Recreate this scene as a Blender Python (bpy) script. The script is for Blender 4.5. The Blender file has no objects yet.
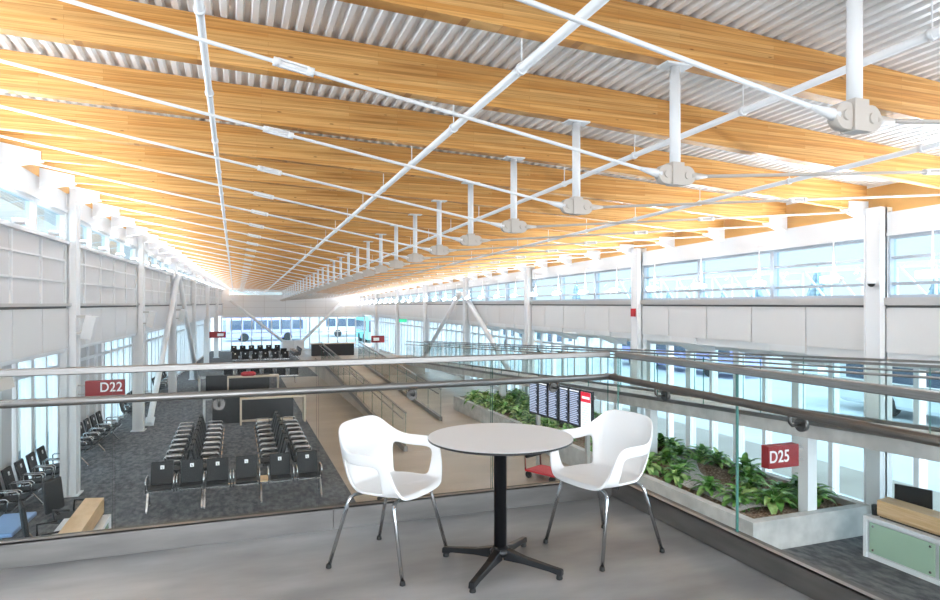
import bpy, bmesh, math, random
from mathutils import Vector, Matrix
random.seed(7)
sc = bpy.context.scene
col = sc.collection
PI = math.pi
rad = math.radians
# ------------------------------------------------------------------ camera model (used to place things in metres)
FPX, CX, HY, EYE = 640.0, 470.0, 303.5, 1.5
TH = math.atan(234 / 640.0); CT, ST = math.cos(TH), math.sin(TH)
def c2w(xc, zc): return (xc * CT + zc * ST, zc * CT - xc * ST)
def P(x, y, z):                       # point seen at pixel x,y lying at height z
    zc = FPX * (EYE - z) / (y - HY); xc = (x - CX) / FPX * zc
    X, Y = c2w(xc, zc); return Vector((X, Y, z))
FLOOR = -2.5                          # hall floor; the terrace floor is z = 0
LA = rad(3.05); LX0 = -4.076; RX = 10.5; FARY = 57.0
eL = Vector((math.sin(LA), math.cos(LA), 0)); nL = Vector((math.cos(LA), -math.sin(LA), 0))
def FL(d, s, z): return Vector((LX0, 0, 0)) + nL * d + eL * s + Vector((0, 0, z))
def FR(d, s, z): return Vector((RX - d, s, z))
def W0(x, y, z): return Vector((x, y, z))
def lx(Y): return LX0 + Y * math.tan(LA)
def roofb(X, Y): return 3.63 - (.042 if X < 3.69 else .062) * (X - 3.69) - .02 * (Y - 4.85)

# ------------------------------------------------------------------ materials
M = {}
def principled(name, color, rough=.5, metal=0., **kw):
    m = bpy.data.materials.new(name); m.use_nodes = True
    b = m.node_tree.nodes['Principled BSDF']
    b.inputs['Base Color'].default_value = (*color, 1)
    b.inputs['Roughness'].default_value = rough
    b.inputs['Metallic'].default_value = metal
    for k, v in kw.items(): b.inputs[k].default_value = v
    M[name] = m
    return m
def noisy(name, c1, c2, scale=5, rough=.5, stretch=(1, 1, 1), detail=4, metal=0., bump=0., bscale=None, lo=.35, hi=.65, coords='Object', c3=None):
    m = principled(name, c1, rough, metal); nt = m.node_tree; N = nt.nodes; L = nt.links
    b = N['Principled BSDF']
    tc = N.new('ShaderNodeTexCoord'); mp = N.new('ShaderNodeMapping'); mp.inputs['Scale'].default_value = stretch
    L.new(tc.outputs[coords], mp.inputs['Vector'])
    nz = N.new('ShaderNodeTexNoise'); nz.inputs['Scale'].default_value = scale; nz.inputs['Detail'].default_value = detail
    L.new(mp.outputs['Vector'], nz.inputs['Vector'])
    r = N.new('ShaderNodeValToRGB'); r.color_ramp.elements[0].position = lo; r.color_ramp.elements[1].position = hi
    r.color_ramp.elements[0].color = (*c1, 1); r.color_ramp.elements[1].color = (*c2, 1)
    if c3 is not None:
        e = r.color_ramp.elements.new((lo + hi) / 2); e.color = (*c3, 1)
    L.new(nz.outputs['Fac'], r.inputs['Fac']); L.new(r.outputs['Color'], b.inputs['Base Color'])
    if bump:
        n2 = N.new('ShaderNodeTexNoise'); n2.inputs['Scale'].default_value = bscale or scale * 4; n2.inputs['Detail'].default_value = 3
        L.new(mp.outputs['Vector'], n2.inputs['Vector'])
        bp = N.new('ShaderNodeBump'); bp.inputs['Strength'].default_value = bump; bp.inputs['Distance'].default_value = .02
        L.new(n2.outputs['Fac'], bp.inputs['Height']); L.new(bp.outputs['Normal'], b.inputs['Normal'])
    return m
def emis(name, color, strength):
    m = principled(name, color, .5); b = m.node_tree.nodes['Principled BSDF']
    b.inputs['Emission Color'].default_value = (*color, 1); b.inputs['Emission Strength'].default_value = strength
    return m
def glass(name, tint, gloss=.06, rough=.0):
    m = bpy.data.materials.new(name); m.use_nodes = True; nt = m.node_tree; N = nt.nodes; L = nt.links
    N.clear(); out = N.new('ShaderNodeOutputMaterial'); mix = N.new('ShaderNodeMixShader')
    t = N.new('ShaderNodeBsdfTransparent'); t.inputs['Color'].default_value = (*tint, 1)
    g = N.new('ShaderNodeBsdfGlossy'); g.inputs['Roughness'].default_value = rough
    lw = N.new('ShaderNodeLayerWeight'); lw.inputs['Blend'].default_value = .5
    pw = N.new('ShaderNodeMath'); pw.operation = 'POWER'; pw.inputs[1].default_value = 5.; L.new(lw.outputs['Facing'], pw.inputs[0])
    fr = N.new('ShaderNodeMapRange'); fr.inputs['To Min'].default_value = gloss; fr.inputs['To Max'].default_value = .75; L.new(pw.outputs[0], fr.inputs['Value'])
    L.new(fr.outputs[0], mix.inputs[0]); L.new(t.outputs[0], mix.inputs[1]); L.new(g.outputs[0], mix.inputs[2])
    L.new(mix.outputs[0], out.inputs['Surface']); M[name] = m
    return m
principled('white', (.82, .83, .84), .45)
principled('frame_backlit', (.42, .47, .53), .45)  # right clerestory frames: their backlit shade is put into this grey
principled('offwhite', (.74, .745, .75), .5)
principled('panel', (.72, .71, .70), .42)
principled('greypanel', (.62, .61, .61), .5)
principled('dark_seam', (.12, .12, .12), .6)
principled('ledge_metal', (.5, .48, .46), .35, .6)
principled('white_plastic', (.90, .90, .90), .28)
principled('laminate', (.87, .885, .90), .38)
principled('black', (.012, .012, .013), .35)
principled('black_metal', (.014, .014, .016), .32, .3)
principled('seat_black', (.014, .014, .015), .6)
principled('rubber', (.02, .02, .02), .7)
principled('chrome', (.55, .55, .56), .16, 1.)
principled('steel_leg', (.62, .62, .62), .25, 1.)
noisy('brushed', (.25, .24, .23), (.33, .32, .31), 8, .42, (1, 1, 40), metal=.9)
principled('bracket_metal', (.10, .095, .09), .35, .8)
noisy('kickplate', (.19, .18, .175), (.27, .26, .25), 1.3, .36, (1, 1, 6), metal=.8)
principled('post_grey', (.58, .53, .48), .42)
principled('red_sign', (.30, .022, .026), .4)
principled('letter', (.9, .9, .9), .4)
principled('red', (.55, .03, .04), .5)
principled('glass_edge', (.03, .16, .13), .15)
noisy('concrete', (.46, .455, .44), (.60, .59, .57), 3.5, .8, bump=.15, bscale=40)
noisy('mulch', (.12, .07, .042), (.55, .42, .31), 26, .95, bump=1., bscale=30, lo=.3, hi=.7, c3=(.2, .13, .085))
noisy('gravel', (.25, .24, .23), (.62, .6, .58), 40, .95, bump=1., bscale=45)
noisy('leaf', (.05, .17, .025), (.20, .42, .09), 7, .38)
noisy('leaf_pale', (.20, .38, .08), (.55, .70, .30), 9, .38)
noisy('maple', (.62, .40, .20), (.75, .53, .31), 4, .42, (1, .6, 12))
principled('pale_wood', (.66, .54, .42), .45)
principled('green_panel', (.40, .56, .42), .12)
principled('blue_vinyl', (.22, .34, .55), .4)
principled('screen_blue', (.10, .12, .20), .25)
principled('screen_frame', (.02, .02, .025), .3)
emis('screen_row', (.42, .47, .62), .55)
emis('screen_white', (.88, .88, .92), .5)
emis('screen_red', (.75, .02, .05), .4)
emis('lamp', (.9, .95, 1.), 12.)
emis('exit_green', (.05, .6, .3), .5)
principled('bus_blue', (.42, .42, .78), .4)
principled('bus_white', (.8, .82, .85), .4)
principled('teal', (.2, .62, .6), .4)
principled('bus_window', (.09, .11, .15), .15)
principled('apron_paint', (.7, .7, .66), .7)
noisy('apron', (.62, .63, .64), (.72, .73, .74), .4, .8)
noisy('tree_hazed', (.20, .29, .34), (.34, .42, .46), 1.6, .9)  # distance haze painted into the crown colour
principled('bark', (.12, .08, .06), .9)
glass('glass_clear', (.97, .99, .985), .006)
glass('glass_window', (.84, .95, .985), .03)

# polished concrete of the terrace
def concrete_floor(name, c1, c2, c3, rough, scale=.9):
    m = noisy(name, c1, c2, scale, rough, detail=6, stretch=(.6, 1.5, 1), lo=.3, hi=.7, c3=c3)
    nt = m.node_tree; N = nt.nodes; L = nt.links; b = N['Principled BSDF']
    nz = N.new('ShaderNodeTexNoise'); nz.inputs['Scale'].default_value = 2.2; nz.inputs['Detail'].default_value = 6
    tc = N.new('ShaderNodeTexCoord'); L.new(tc.outputs['Object'], nz.inputs['Vector'])
    mr = N.new('ShaderNodeMapRange'); mr.inputs['To Min'].default_value = rough; mr.inputs['To Max'].default_value = rough + .1
    L.new(nz.outputs['Fac'], mr.inputs['Value']); L.new(mr.outputs['Result'], b.inputs['Roughness'])
    return m
concrete_floor('terrace_floor', (.15, .151, .152), (.47, .47, .468), (.29, .29, .29), .285, 1.2)
concrete_floor('tan_floor', (.36, .29, .225), (.50, .42, .34), (.42, .345, .275), .285, .7)
noisy('carpet_grey', (.075, .078, .085), (.185, .185, .19), 7, .95, (1.6, .7, 1), detail=8, bump=.3, bscale=300, c3=(.125, .127, .132))
# glued laminated timber: boards along the beam, grain and knots
def timber():
    m = principled('timber', (.7, .4, .15), .42); nt = m.node_tree; N = nt.nodes; L = nt.links; b = N['Principled BSDF']
    tc = N.new('ShaderNodeTexCoord')
    mp = N.new('ShaderNodeMapping'); mp.inputs['Scale'].default_value = (.5, 3, 26.3)
    L.new(tc.outputs['Object'], mp.inputs['Vector'])
    # one colour per lamination (brick cells: long boards, 38 mm high)
    sx = N.new('ShaderNodeSeparateXYZ'); L.new(tc.outputs['Object'], sx.inputs[0])
    cb = N.new('ShaderNodeCombineXYZ'); L.new(sx.outputs['X'], cb.inputs['X']); L.new(sx.outputs['Z'], cb.inputs['Y'])
    br = N.new('ShaderNodeTexBrick'); br.inputs['Scale'].default_value = 1; br.inputs['Brick Width'].default_value = 1.7
    br.inputs['Row Height'].default_value = .042; br.inputs['Mortar Size'].default_value = .0015; br.offset = .37
    br.inputs['Color1'].default_value = (.70, .34, .082, 1); br.inputs['Color2'].default_value = (.82, .50, .19, 1)
    br.inputs['Mortar'].default_value = (.55, .26, .07, 1)
    L.new(cb.outputs[0], br.inputs['Vector'])
    nz = N.new('ShaderNodeTexNoise'); nz.inputs['Scale'].default_value = 2.2; nz.inputs['Detail'].default_value = 6
    L.new(mp.outputs[0], nz.inputs['Vector'])
    rp = N.new('ShaderNodeValToRGB'); rp.color_ramp.elements[0].position = .3; rp.color_ramp.elements[1].position = .7
    rp.color_ramp.elements[0].color = (.70, .56, .40, 1); rp.color_ramp.elements[1].color = (1.14, 1.14, 1.14, 1)
    L.new(nz.outputs['Fac'], rp.inputs['Fac'])
    mx = N.new('ShaderNodeMix'); mx.data_type = 'RGBA'; mx.blend_type = 'MULTIPLY'; mx.inputs['Factor'].default_value = 1
    L.new(br.outputs['Color'], mx.inputs['A']); L.new(rp.outputs['Color'], mx.inputs['B'])
    vo = N.new('ShaderNodeTexVoronoi'); vo.inputs['Scale'].default_value = 2.6
    mp2 = N.new('ShaderNodeMapping'); mp2.inputs['Scale'].default_value = (.8, 1, 3.2); L.new(tc.outputs['Object'], mp2.inputs[0]); L.new(mp2.outputs[0], vo.inputs['Vector'])
    kr = N.new('ShaderNodeValToRGB'); kr.color_ramp.elements[0].position = .035; kr.color_ramp.elements[1].position = .075
    kr.color_ramp.elements[0].color = (.42, .30, .2, 1); kr.color_ramp.elements[1].color = (1, 1, 1, 1)
    L.new(vo.outputs['Distance'], kr.inputs['Fac'])
    m2 = N.new('ShaderNodeMix'); m2.data_type = 'RGBA'; m2.blend_type = 'MULTIPLY'; m2.inputs['Factor'].default_value = 1
    L.new(mx.outputs['Result'], m2.inputs['A']); L.new(kr.outputs['Color'], m2.inputs['B'])
    L.new(m2.outputs['Result'], b.inputs['Base Color'])
timber()
principled('timber_plain', (.74, .42, .14), .45)
principled('deck', (.88, .88, .88), .4)

# ------------------------------------------------------------------ mesh helpers
class MB:
    def __init__(s): s.v = []; s.f = []; s.mi = []; s.sm = []
    def add(s, vs, fs, mi=0, smooth=False):
        o = len(s.v); s.v += [tuple(v) for v in vs]
        for f in fs: s.f.append([i + o for i in f]); s.mi.append(mi); s.sm.append(smooth)
        return s
    def hexa(s, F, a0, a1, b0, b1, z0, z1, mi=0):
        g = lambda z, b: z(b) if callable(z) else z
        vs = [F(a, b, g(z, b)) for z in (z0, z1) for b in (b0, b1) for a in (a0, a1)]
        return s.add(vs, [(0, 2, 3, 1), (4, 5, 7, 6), (0, 1, 5, 4), (2, 6, 7, 3), (0, 4, 6, 2), (1, 3, 7, 5)], mi)
    def box(s, x0, x1, y0, y1, z0, z1, mi=0): return s.hexa(W0, x0, x1, y0, y1, z0, z1, mi)
    def obox(s, c, ax, ay, az, mi=0):           # oriented box: centre and three half axes
        c = Vector(c); ax = Vector(ax); ay = Vector(ay); az = Vector(az)
        return s.hexa(lambda a, b, z: c + ax * a + ay * b + az * z, -1, 1, -1, 1, -1, 1, mi)
    def bar(s, p, q, w, h, up=(0, 0, 1), mi=0):  # rectangular bar from p to q
        p = Vector(p); q = Vector(q); d = (q - p); L = d.length; d.normalize()
        r = d.cross(Vector(up))
        if r.length < 1e-4: r = d.cross(Vector((1, 0, 0)))
        r.normalize(); u = r.cross(d)
        return s.obox((p + q) / 2, r * w / 2, d * L / 2, u * h / 2, mi)
    def tube(s, pts, r, n=10, cap=True, mi=0):
        pts = [Vector(p) for p in pts]; rr = r if isinstance(r, (list, tuple)) else [r] * len(pts)
        up = None; vs = []; fs = []
        for i, p in enumerate(pts):
            d = (pts[min(i + 1, len(pts) - 1)] - pts[max(i - 1, 0)]).normalized()
            if up is None:
                up = Vector((0, 0, 1)) if abs(d.z) < .9 else Vector((1, 0, 0))
            a = d.cross(up).normalized(); b = a.cross(d).normalized(); up = b
            for k in range(n):
                t = 2 * PI * k / n; vs.append(p + (a * math.cos(t) + b * math.sin(t)) * rr[i])
        m = len(pts)
        for i in range(m - 1):
            for k in range(n):
                k2 = (k + 1) % n; fs.append((i * n + k, i * n + k2, (i + 1) * n + k2, (i + 1) * n + k))
        s.add(vs, fs, mi, True)
        if cap:
            o = len(s.v) - len(vs)
            s.f.append([o + k for k in range(n)][::-1]); s.mi.append(mi); s.sm.append(False)
            s.f.append([o + (m - 1) * n + k for k in range(n)]); s.mi.append(mi); s.sm.append(False)
        return s
    def cyl(s, p, q, r, n=12, mi=0): return s.tube([p, q], r, n, True, mi)
    def lathe(s, prof, n=32, c=(0, 0, 0), mi=0, smooth=True):
        vs = []; fs = []; m = len(prof)
        for r, z in prof:
            for k in range(n):
                t = 2 * PI * k / n; vs.append((c[0] + r * math.cos(t), c[1] + r * math.sin(t), c[2] + z))
        for i in range(m - 1):
            for k in range(n):
                k2 = (k + 1) % n; fs.append((i * n + k, i * n + k2, (i + 1) * n + k2, (i + 1) * n + k))
        s.add(vs, fs, mi, smooth); o = len(s.v) - len(vs)
        s.f.append([o + k for k in range(n)][::-1]); s.mi.append(mi); s.sm.append(False)
        s.f.append([o + (m - 1) * n + k for k in range(n)]); s.mi.append(mi); s.sm.append(False)
        return s
    def prism(s, poly, F, h0, h1, mi=0):        # poly in (a,b); F(a,b,h)
        n = len(poly)
        vs = [F(a, b, h0) for a, b in poly] + [F(a, b, h1) for a, b in poly]
        fs = [list(range(n))[::-1], list(range(n, 2 * n))] + [(i, (i + 1) % n, n + (i + 1) % n, n + i) for i in range(n)]
        return s.add(vs, fs, mi)
    def build(s, name, mat, parent=None, bevel=0, seg=2, loc=None):
        me = bpy.data.meshes.new(name); me.from_pydata(s.v, [], s.f)
        mats = mat if isinstance(mat, (list, tuple)) else [mat]
        for x in mats: me.materials.append(M[x])
        for p, mi, sm in zip(me.polygons, s.mi, s.sm): p.material_index = mi; p.use_smooth = sm
        bm = bmesh.new(); bm.from_mesh(me); bmesh.ops.recalc_face_normals(bm, faces=bm.faces); bm.to_mesh(me); bm.free()
        o = bpy.data.objects.new(name, me); col.objects.link(o)
        if parent is not None: o.parent = parent
        if loc is not None: o.location = loc
        if bevel:
            md = o.modifiers.new('Bevel', 'BEVEL'); md.width = bevel; md.segments = seg; md.limit_method = 'ANGLE'; md.harden_normals = False
        return o
def tag(o, label=None, cat=None, group=None, kind=None):
    if label: o['label'] = label
    if cat: o['category'] = cat
    if group: o['group'] = group
    if kind: o['kind'] = kind
    return o
def thing(name, label, cat, loc=(0, 0, 0), rz=0, group=None):
    o = bpy.data.objects.new(name, None); col.objects.link(o); o.empty_display_size = .1
    o.location = loc; o.rotation_euler = (0, 0, rz)
    return tag(o, label, cat, group)
def struct(o): o['kind'] = 'structure'; return o
def copy_tree(o, parent=None):
    c = o.copy(); col.objects.link(c); c.parent = parent
    for ch in list(o.children): copy_tree(ch, c)
    return c
def place(o, loc, rz, label, group=None):
    o.location = loc; o.rotation_euler = (0, 0, rz); o['label'] = label
    if group: o['group'] = group
    return o
ORD = 'first second third fourth fifth sixth seventh eighth ninth tenth eleventh twelfth thirteenth fourteenth fifteenth sixteenth seventeenth eighteenth nineteenth twentieth'.split()
def ordw(n):                                     # 1-based
    if n <= 20: return ORD[n - 1]
    tens = {2: 'twenty', 3: 'thirty', 4: 'forty', 5: 'fifty', 6: 'sixty', 7: 'seventy'}; t, u = divmod(n, 10)
    return {30: 'thirtieth', 40: 'fortieth', 50: 'fiftieth', 60: 'sixtieth', 70: 'seventieth'}[n] if u == 0 else tens[t] + '-' + ORD[u - 1]
def text_mesh(name, body, size, mat, parent, M4, depth=.004, bold=.012):
    cu = bpy.data.curves.new('tmp', 'FONT'); cu.body = body; cu.size = size; cu.extrude = depth; cu.offset = bold * size
    cu.align_x = 'CENTER'; cu.align_y = 'CENTER'; cu.space_character = 1.04
    t = bpy.data.objects.new('tmp', cu); col.objects.link(t)
    dg = bpy.context.evaluated_depsgraph_get(); me = bpy.data.meshes.new_from_object(t.evaluated_get(dg))
    bpy.data.objects.remove(t); bpy.data.curves.remove(cu)
    me.transform(M4); me.materials.clear(); me.materials.append(M[mat]); me.name = name
    o = bpy.data.objects.new(name, me); col.objects.link(o); o.parent = parent
    return o

# ================================================================== THE SETTING
# floors
b = MB(); b.prism([(lx(-6) - .3, -6), (2.75, -6), (2.75, 4.3), (lx(4.3) - .3, 4.3)], lambda a, c, h: Vector((a, c, h)), -.32, 0)
struct(b.build('floor_terrace', 'terrace_floor'))
b = MB(); b.box(-8, 14, -8, FARY + 1.4, FLOOR - .3, FLOOR); struct(b.build('floor_hall', 'tan_floor'))
b = MB(); b.prism([(-5.5, -2), (2.27, -2), (2.27, 36), (-5.5, 36)], W0, FLOOR - .01, FLOOR + .006)
struct(b.build('floor_carpet_seating', 'carpet_grey'))
b = MB(); b.box(-4.2, 4.25, 36, FARY + 1, FLOOR - .01, FLOOR + .006); struct(b.build('floor_carpet_far', 'carpet_grey'))
b = MB(); b.box(5.2, 11.8, -2, 8.02, FLOOR - .01, FLOOR + .006); struct(b.build('floor_carpet_gate', 'carpet_grey'))

# side walls ------------------------------------------------------
colsL = [1.31 + 7.07 * i for i in range(-1, 9)]
colsL = [c for c in colsL if c < 52]
colsR = [.98 + 7.05 * i for i in range(-1, 9)]
colsR = [c for c in colsR if c < 52]
S0, S1 = -6.0, FARY + .4
sillL = lambda s: 2.78 - .004 * (s - 15); headL = lambda s: 3.42 - .016 * (s - 12)
topL = lambda s: roofb(lx(s), s) + .06
sillR = lambda s: 1.60 - .001 * (s - 8); headR = lambda s: 2.66 - .017 * (s - 8)
topR = lambda s: roofb(RX, s) - .08
def side_wall(side, F, sill, head, top, cols):
    w = MB()
    # spandrel under the roof, band of panels, soffit
    w.hexa(F, -.22, -.03, S0, S1, head, top)
    w.hexa(F, -.04, .0, S0, S1, lambda s: head(s), lambda s: head(s) + .07)
    if side == 'left':
        w.hexa(F, -.16, -.06, S0, S1, 1.5, sill, 1)
        s = S0
        while s < S1:
            w.hexa(F, -.06, -.02, s, s + .06, 1.5, sill, 2); s += 7.07 / 5
        for zz in (1.93, 2.36): w.hexa(F, -.06, -.025, S0, S1, zz, zz + .035, 2)
    w.hexa(F, -1.1, -.05, S0, S1, .50, .58 if side == 'left' else .67, 0)
    o = w.build('wall_' + side, ['white', 'greypanel', 'offwhite']); struct(o)
    # lower wall zone: transom beam at the back and piers
    q = MB(); q.hexa(F, -1.14, -.98, S0, S1, .32, .56)
    struct(q.build('wall_%s_lintel' % side, 'offwhite'))
    pn = MB(); s = S0; k = 0; pz0, pz1 = (.58, 1.40) if side == 'left' else (.66, 1.43)
    pw = 7.06 / 5
    while s < S1 - .1:
        e = min(s + pw, S1)
        pn.hexa(F, -.06, 0, s + .012, e - .012, pz0, pz1, 0); s = e
    pn.hexa(F, -.07, -.03, S0, S1, pz0 + .01, pz1 + .05, 1)
    struct(pn.build('trim_%s_panels' % side, ['panel', 'dark_seam']))
    l = MB()
    if side == 'left': l.hexa(F, -.12, .07, S0, S1, 1.445, 1.5, 0); l.hexa(F, -.12, .05, S0, S1, lambda s: sill(s) - .06, sill, 1)
    else: l.hexa(F, -.2, .05, S0, S1, 1.47, lambda s: sill(s), 0)
    struct(l.build('trim_%s_ledge' % side, ['ledge_metal', 'white']))
    n = 0
    edges = [S0] + [c for c in cols if c > S0] + [S1]
    for i in range(len(edges) - 1):
        a, e = edges[i] + .14, edges[i + 1] - .14
        n += 1
        fr = MB()
        fr.hexa(F, -.2, -.06, a, e, sill, lambda s: sill(s) + .05); fr.hexa(F, -.2, -.06, a, e, lambda s: head(s) - .05, head)
        nm = 3 if side == 'right' else 4
        for j in range(nm + 1):
            c0 = a + (e - a) * j / nm; fr.hexa(F, -.2, -.05, max(a, c0 - .045), min(e, c0 + .045), sill, head)
        if side == 'right':
            for fz in (.2, .62):
                fr.hexa(F, -.18, -.09, a, e, lambda s: sill(s) + (head(s) - sill(s)) * fz, lambda s: sill(s) + (head(s) - sill(s)) * fz + .05)
        fo = struct(fr.build('window_%s_clerestory_%d' % (side, n), 'white' if side == 'left' else 'frame_backlit'))
        g = MB(); g.hexa(F, -.145, -.135, a, e, sill, head); g.build('pane', 'glass_window', fo)
        # glazed wall below
        fr = MB(); fr.hexa(F, -1.12, -1., a - .14, e + .14, FLOOR, FLOOR + .12); fr.hexa(F, -1.13, -.96, a - .139, e + .139, -.08, .0)
        nm = 8; solid = (side == 'left' and i in (3, 4, 5))
        for j in range(1, nm + 1):
            c0 = a - .14 + (e - a + .28) * j / nm; wd = .095 if j % 2 else .05
            fr.hexa(F, -1.14, -.95, c0 - wd, c0 + wd, FLOOR, .34)
        if solid:
            c0 = a + (e - a) * .60; fr.hexa(F, -1.1, -1., c0, e, FLOOR, .34, 1)
        fo = struct(fr.build('window_%s_storey_%d' % (side, n), ['white', 'greypanel']))
        g = MB(); g.hexa(F, -1.065, -1.055, a, e, FLOOR + .1, .34); g.build('pane', 'glass_window', fo)
side_wall('left', FL, sillL, headL, topL, colsL)
side_wall('right', FR, sillR, headR, topR, colsR)

def column(F, s, top, label, d=0.):
    b = MB(); w = .15
    for a0, a1, c0, c1 in ((-w, w, -w, -w + .025), (-w, w, w - .025, w), (-.02, .02, -w, w)):
        b.hexa(F, d + a0, d + a1, s + c0, s + c1, FLOOR, top)
    b.hexa(F, d - w + .01, d + w - .01, s - w + .03, s + w - .03, FLOOR, top)
    o = b.build('column', 'white'); o['kind'] = 'thing'; tag(o, label, 'column', 'white steel columns')
    b = MB(); b.hexa(F, d - .2, d + .2, s - .2, s + .2, FLOOR, FLOOR + .03); b.build('base_plate', 'white', o)
    return o
visL = [c for c in colsL if c > 9]; visR = [c for c in colsR if c > 2]
for i, c in enumerate(colsL):
    if c < 9: lab = 'white steel column of the left window wall, beside the terrace' if c > 5 else 'white steel column of the left window wall behind the viewpoint'
    else:
        k = visL.index(c)
        lab = ['white steel column carrying the red D22 gate sign', 'second white steel column of the left wall, after the D22 column',
               'white column between the two left diagonal braces', 'fourth white column of the left wall, past the braces',
               'fifth white column of the left wall, near the far seating', 'last white column of the left wall, at the far corner'][min(k, 5)]
    if c < 5: continue
    column(FL, c, topL(c), lab)
for i, c in enumerate(colsR):
    if c < 2: continue
    k = visR.index(c)
    column(FR, c, topR(c) + .1, 'white steel column of the right wall, ' + ordw(k + 1) + ' from the right photo edge')

# far wall --------------------------------------------------------
fw = MB()
X0, X1 = lx(FARY) - .1, RX + .3
rt = lambda a: roofb(a, FARY) + .55
F_far = lambda a, s, z: Vector((s, FARY + a, z))
for i in range(7):
    a0 = X0 + (X1 - X0) * i / 7; a1 = X0 + (X1 - X0) * (i + 1) / 7
    for z0, z1 in ((.62, 1.15), (1.17, 1.70), (1.72, 2.2)):
        fw.box(a0 + .012, a1 - .012, FARY, FARY + .15, z0, z1)
fw.box(X0, X1, FARY + .03, FARY + .14, .6, 2.22, 1)
fw.box(X0, X1, FARY - .05, FARY + .2, .40, .60)
fw.hexa(F_far, 0, .12, X0, X0 + .6, 2.21, rt); fw.hexa(F_far, 0, .12, X1 - 4.6, X1, 2.21, rt)
fw.hexa(F_far, .02, .11, X0 + .61, X1 - 4.61, lambda s: max(roofb(s, FARY) - .12, 2.2), rt)
struct(fw.build('wall_far', ['white', 'greypanel']))
fr = MB(); n = 15
fr.box(X0, X1, FARY, FARY + .12, FLOOR, FLOOR + .1); fr.box(X0, X1, FARY, FARY + .1, -1.0, -.94); fr.box(X0, X1, FARY, FARY + .1, .3, .42)
for j in range(n + 1):
    c0 = X0 + (X1 - X0) * j / n; fr.box(c0 - .045, c0 + .045, FARY - .02, FARY + .12, FLOOR, .42)
fo = struct(fr.build('window_far', 'white')); g = MB(); g.box(X0, X1, FARY + .05, FARY + .06, FLOOR, .42); g.build('pane', 'glass_window', fo)
g = MB(); g.box(X0 + .5, X1 - 4.5, FARY + .05, FARY + .06, 2.2, 2.65); struct(g.build('window_far_strip', 'glass_window'))

# roof deck (corrugated metal) ------------------------------------
dk = MB(); pitch = .138; dep = .05
xs = []; x = -5.6
while x < 12.2:
    for off, z in ((0, 0), (.018, dep), (.07, dep), (.088, 0)): xs.append((x + off, z))
    x += pitch
Ya, Yb = -7., FARY + .8
def deckz(X, Y): return roofb(X, Y) + .435
vs = []
for (x, z) in xs:
    for Y in (Ya, Yb): vs.append((x, Y, deckz(x, Y) + z))
for (x, z) in xs:
    for Y in (Ya, Yb): vs.append((x, Y, deckz(x, Y) + z + .03))
n2 = len(xs) * 2
dk.add(vs, [(2 * i, 2 * i + 1, 2 * i + 3, 2 * i + 2) for i in range(len(xs) - 1)])
struct(dk.build('ceiling', 'deck'))
b = MB(); b.hexa(W0, -5.6, 12.2, Ya, Yb, lambda Y: roofb(-5.6, Y) + .9, lambda Y: roofb(-5.6, Y) + 1.0)
struct(b.build('roof', 'offwhite'))

# ================================================================== ROOF TRUSSES
TY = [2.98 + 1.77 * n for n in range(-3, 31)]
POSTX = 3.69
def truss(Y, label):
    t = thing('roof_truss', label, 'roof truss', (POSTX, Y, roofb(POSTX, Y)), 0, 'timber roof trusses')
    xl, xr = lx(Y) + .02, RX - .02
    zb = lambda X: -(.042 if X < 0 else .062) * X                      # local, relative to the post top
    a, e = xl - POSTX, xr - POSTX
    b = MB()
    for u0, u1 in ((a, 0), (0, e)): b.hexa(lambda d, s, z: Vector((s, d, z)), -.07, .07, u0, u1, zb, lambda X: zb(X) + .43)
    b.build('beam', 'timber', t)
    L = 1.025 - .003 * (Y - 5)
    b = MB(); b.cyl((0, 0, 0), (0, 0, -L + .02), .047, 14); b.box(-.14, .14, -.08, .08, -.018, 0); kp = b.build('king_post', 'white', t)
    b = MB()
    b.box(-.06, .06, -.055, .055, -L - .05, -L + .15)
    for sx in (-1, 1):
        b.box(min(sx * .055, sx * .11), max(sx * .055, sx * .11), -.03, .03, -L - .045, -L + .125)
        b.cyl((sx * .11, -.036, -L + .04), (sx * .11, .036, -L + .04), .085, 20)
        b.cyl((sx * .11, -.052, -L + .04), (sx * .11, .052, -L + .04), .034, 12)
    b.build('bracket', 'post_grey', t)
    for sx, ex, tx in ((-1, a + .3, -3.3), (1, e - .3, 3.35)):
        p = Vector((sx * .16, 0, -L + .04)); q = Vector((ex, 0, zb(ex) - .05)); d = (q - p)
        b = MB(); b.cyl(p, q, .016, 8)
        b.tube([p + d * 0, p + d * .008, p + d * .03], [.042, .036, .016], 10)
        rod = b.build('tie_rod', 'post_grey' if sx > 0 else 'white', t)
        k = abs((tx - p.x) / (q.x - p.x)); c = p + d * k; u = d.normalized()
        b = MB()
        for o in (-.025, .025): b.bar(c - u * .11 + Vector((0, 0, o)), c + u * .11 + Vector((0, 0, o)), .022, .014)
        for o in (-.12, .12): b.cyl(c + u * (o - .025), c + u * (o + .025), .032, 10)
        b.build('turnbuckle', 'white', rod)
    for sx, ex in ((-1, a), (1, e)):
        b = MB(); s0, s1 = (ex, ex + .55) if sx < 0 else (ex - .45, ex)
        b.prism([(s0, zb(s0) - .16), (s1, zb(s1) - .02), (s1, zb(s1) + .12), (s0, zb(s0) + .2)] if sx < 0 else
                [(s0, zb(s0) - .02), (s1, zb(s1) - .14), (s1, zb(s1) + .16), (s0, zb(s0) + .12)], lambda p_, q_, h: Vector((p_, h, q_)), -.1, .1)
        b.build('end_bracket', 'white', t)
front = [y for y in TY if y > 2.5]
for Y in TY:
    if Y < 2.5:
        lab = 'timber roof truss overhead, ' + ordw(1 + [y for y in TY if y < 2.5][::-1].index(Y)) + ' behind the nearest white king post'
    else:
        k = front.index(Y) + 1
        lab = 'glued timber roof truss with the nearest and largest white king post' if k == 1 else 'glued timber roof truss with white king post, %s from the terrace' % ordw(k)
    truss(Y, lab)

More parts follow.
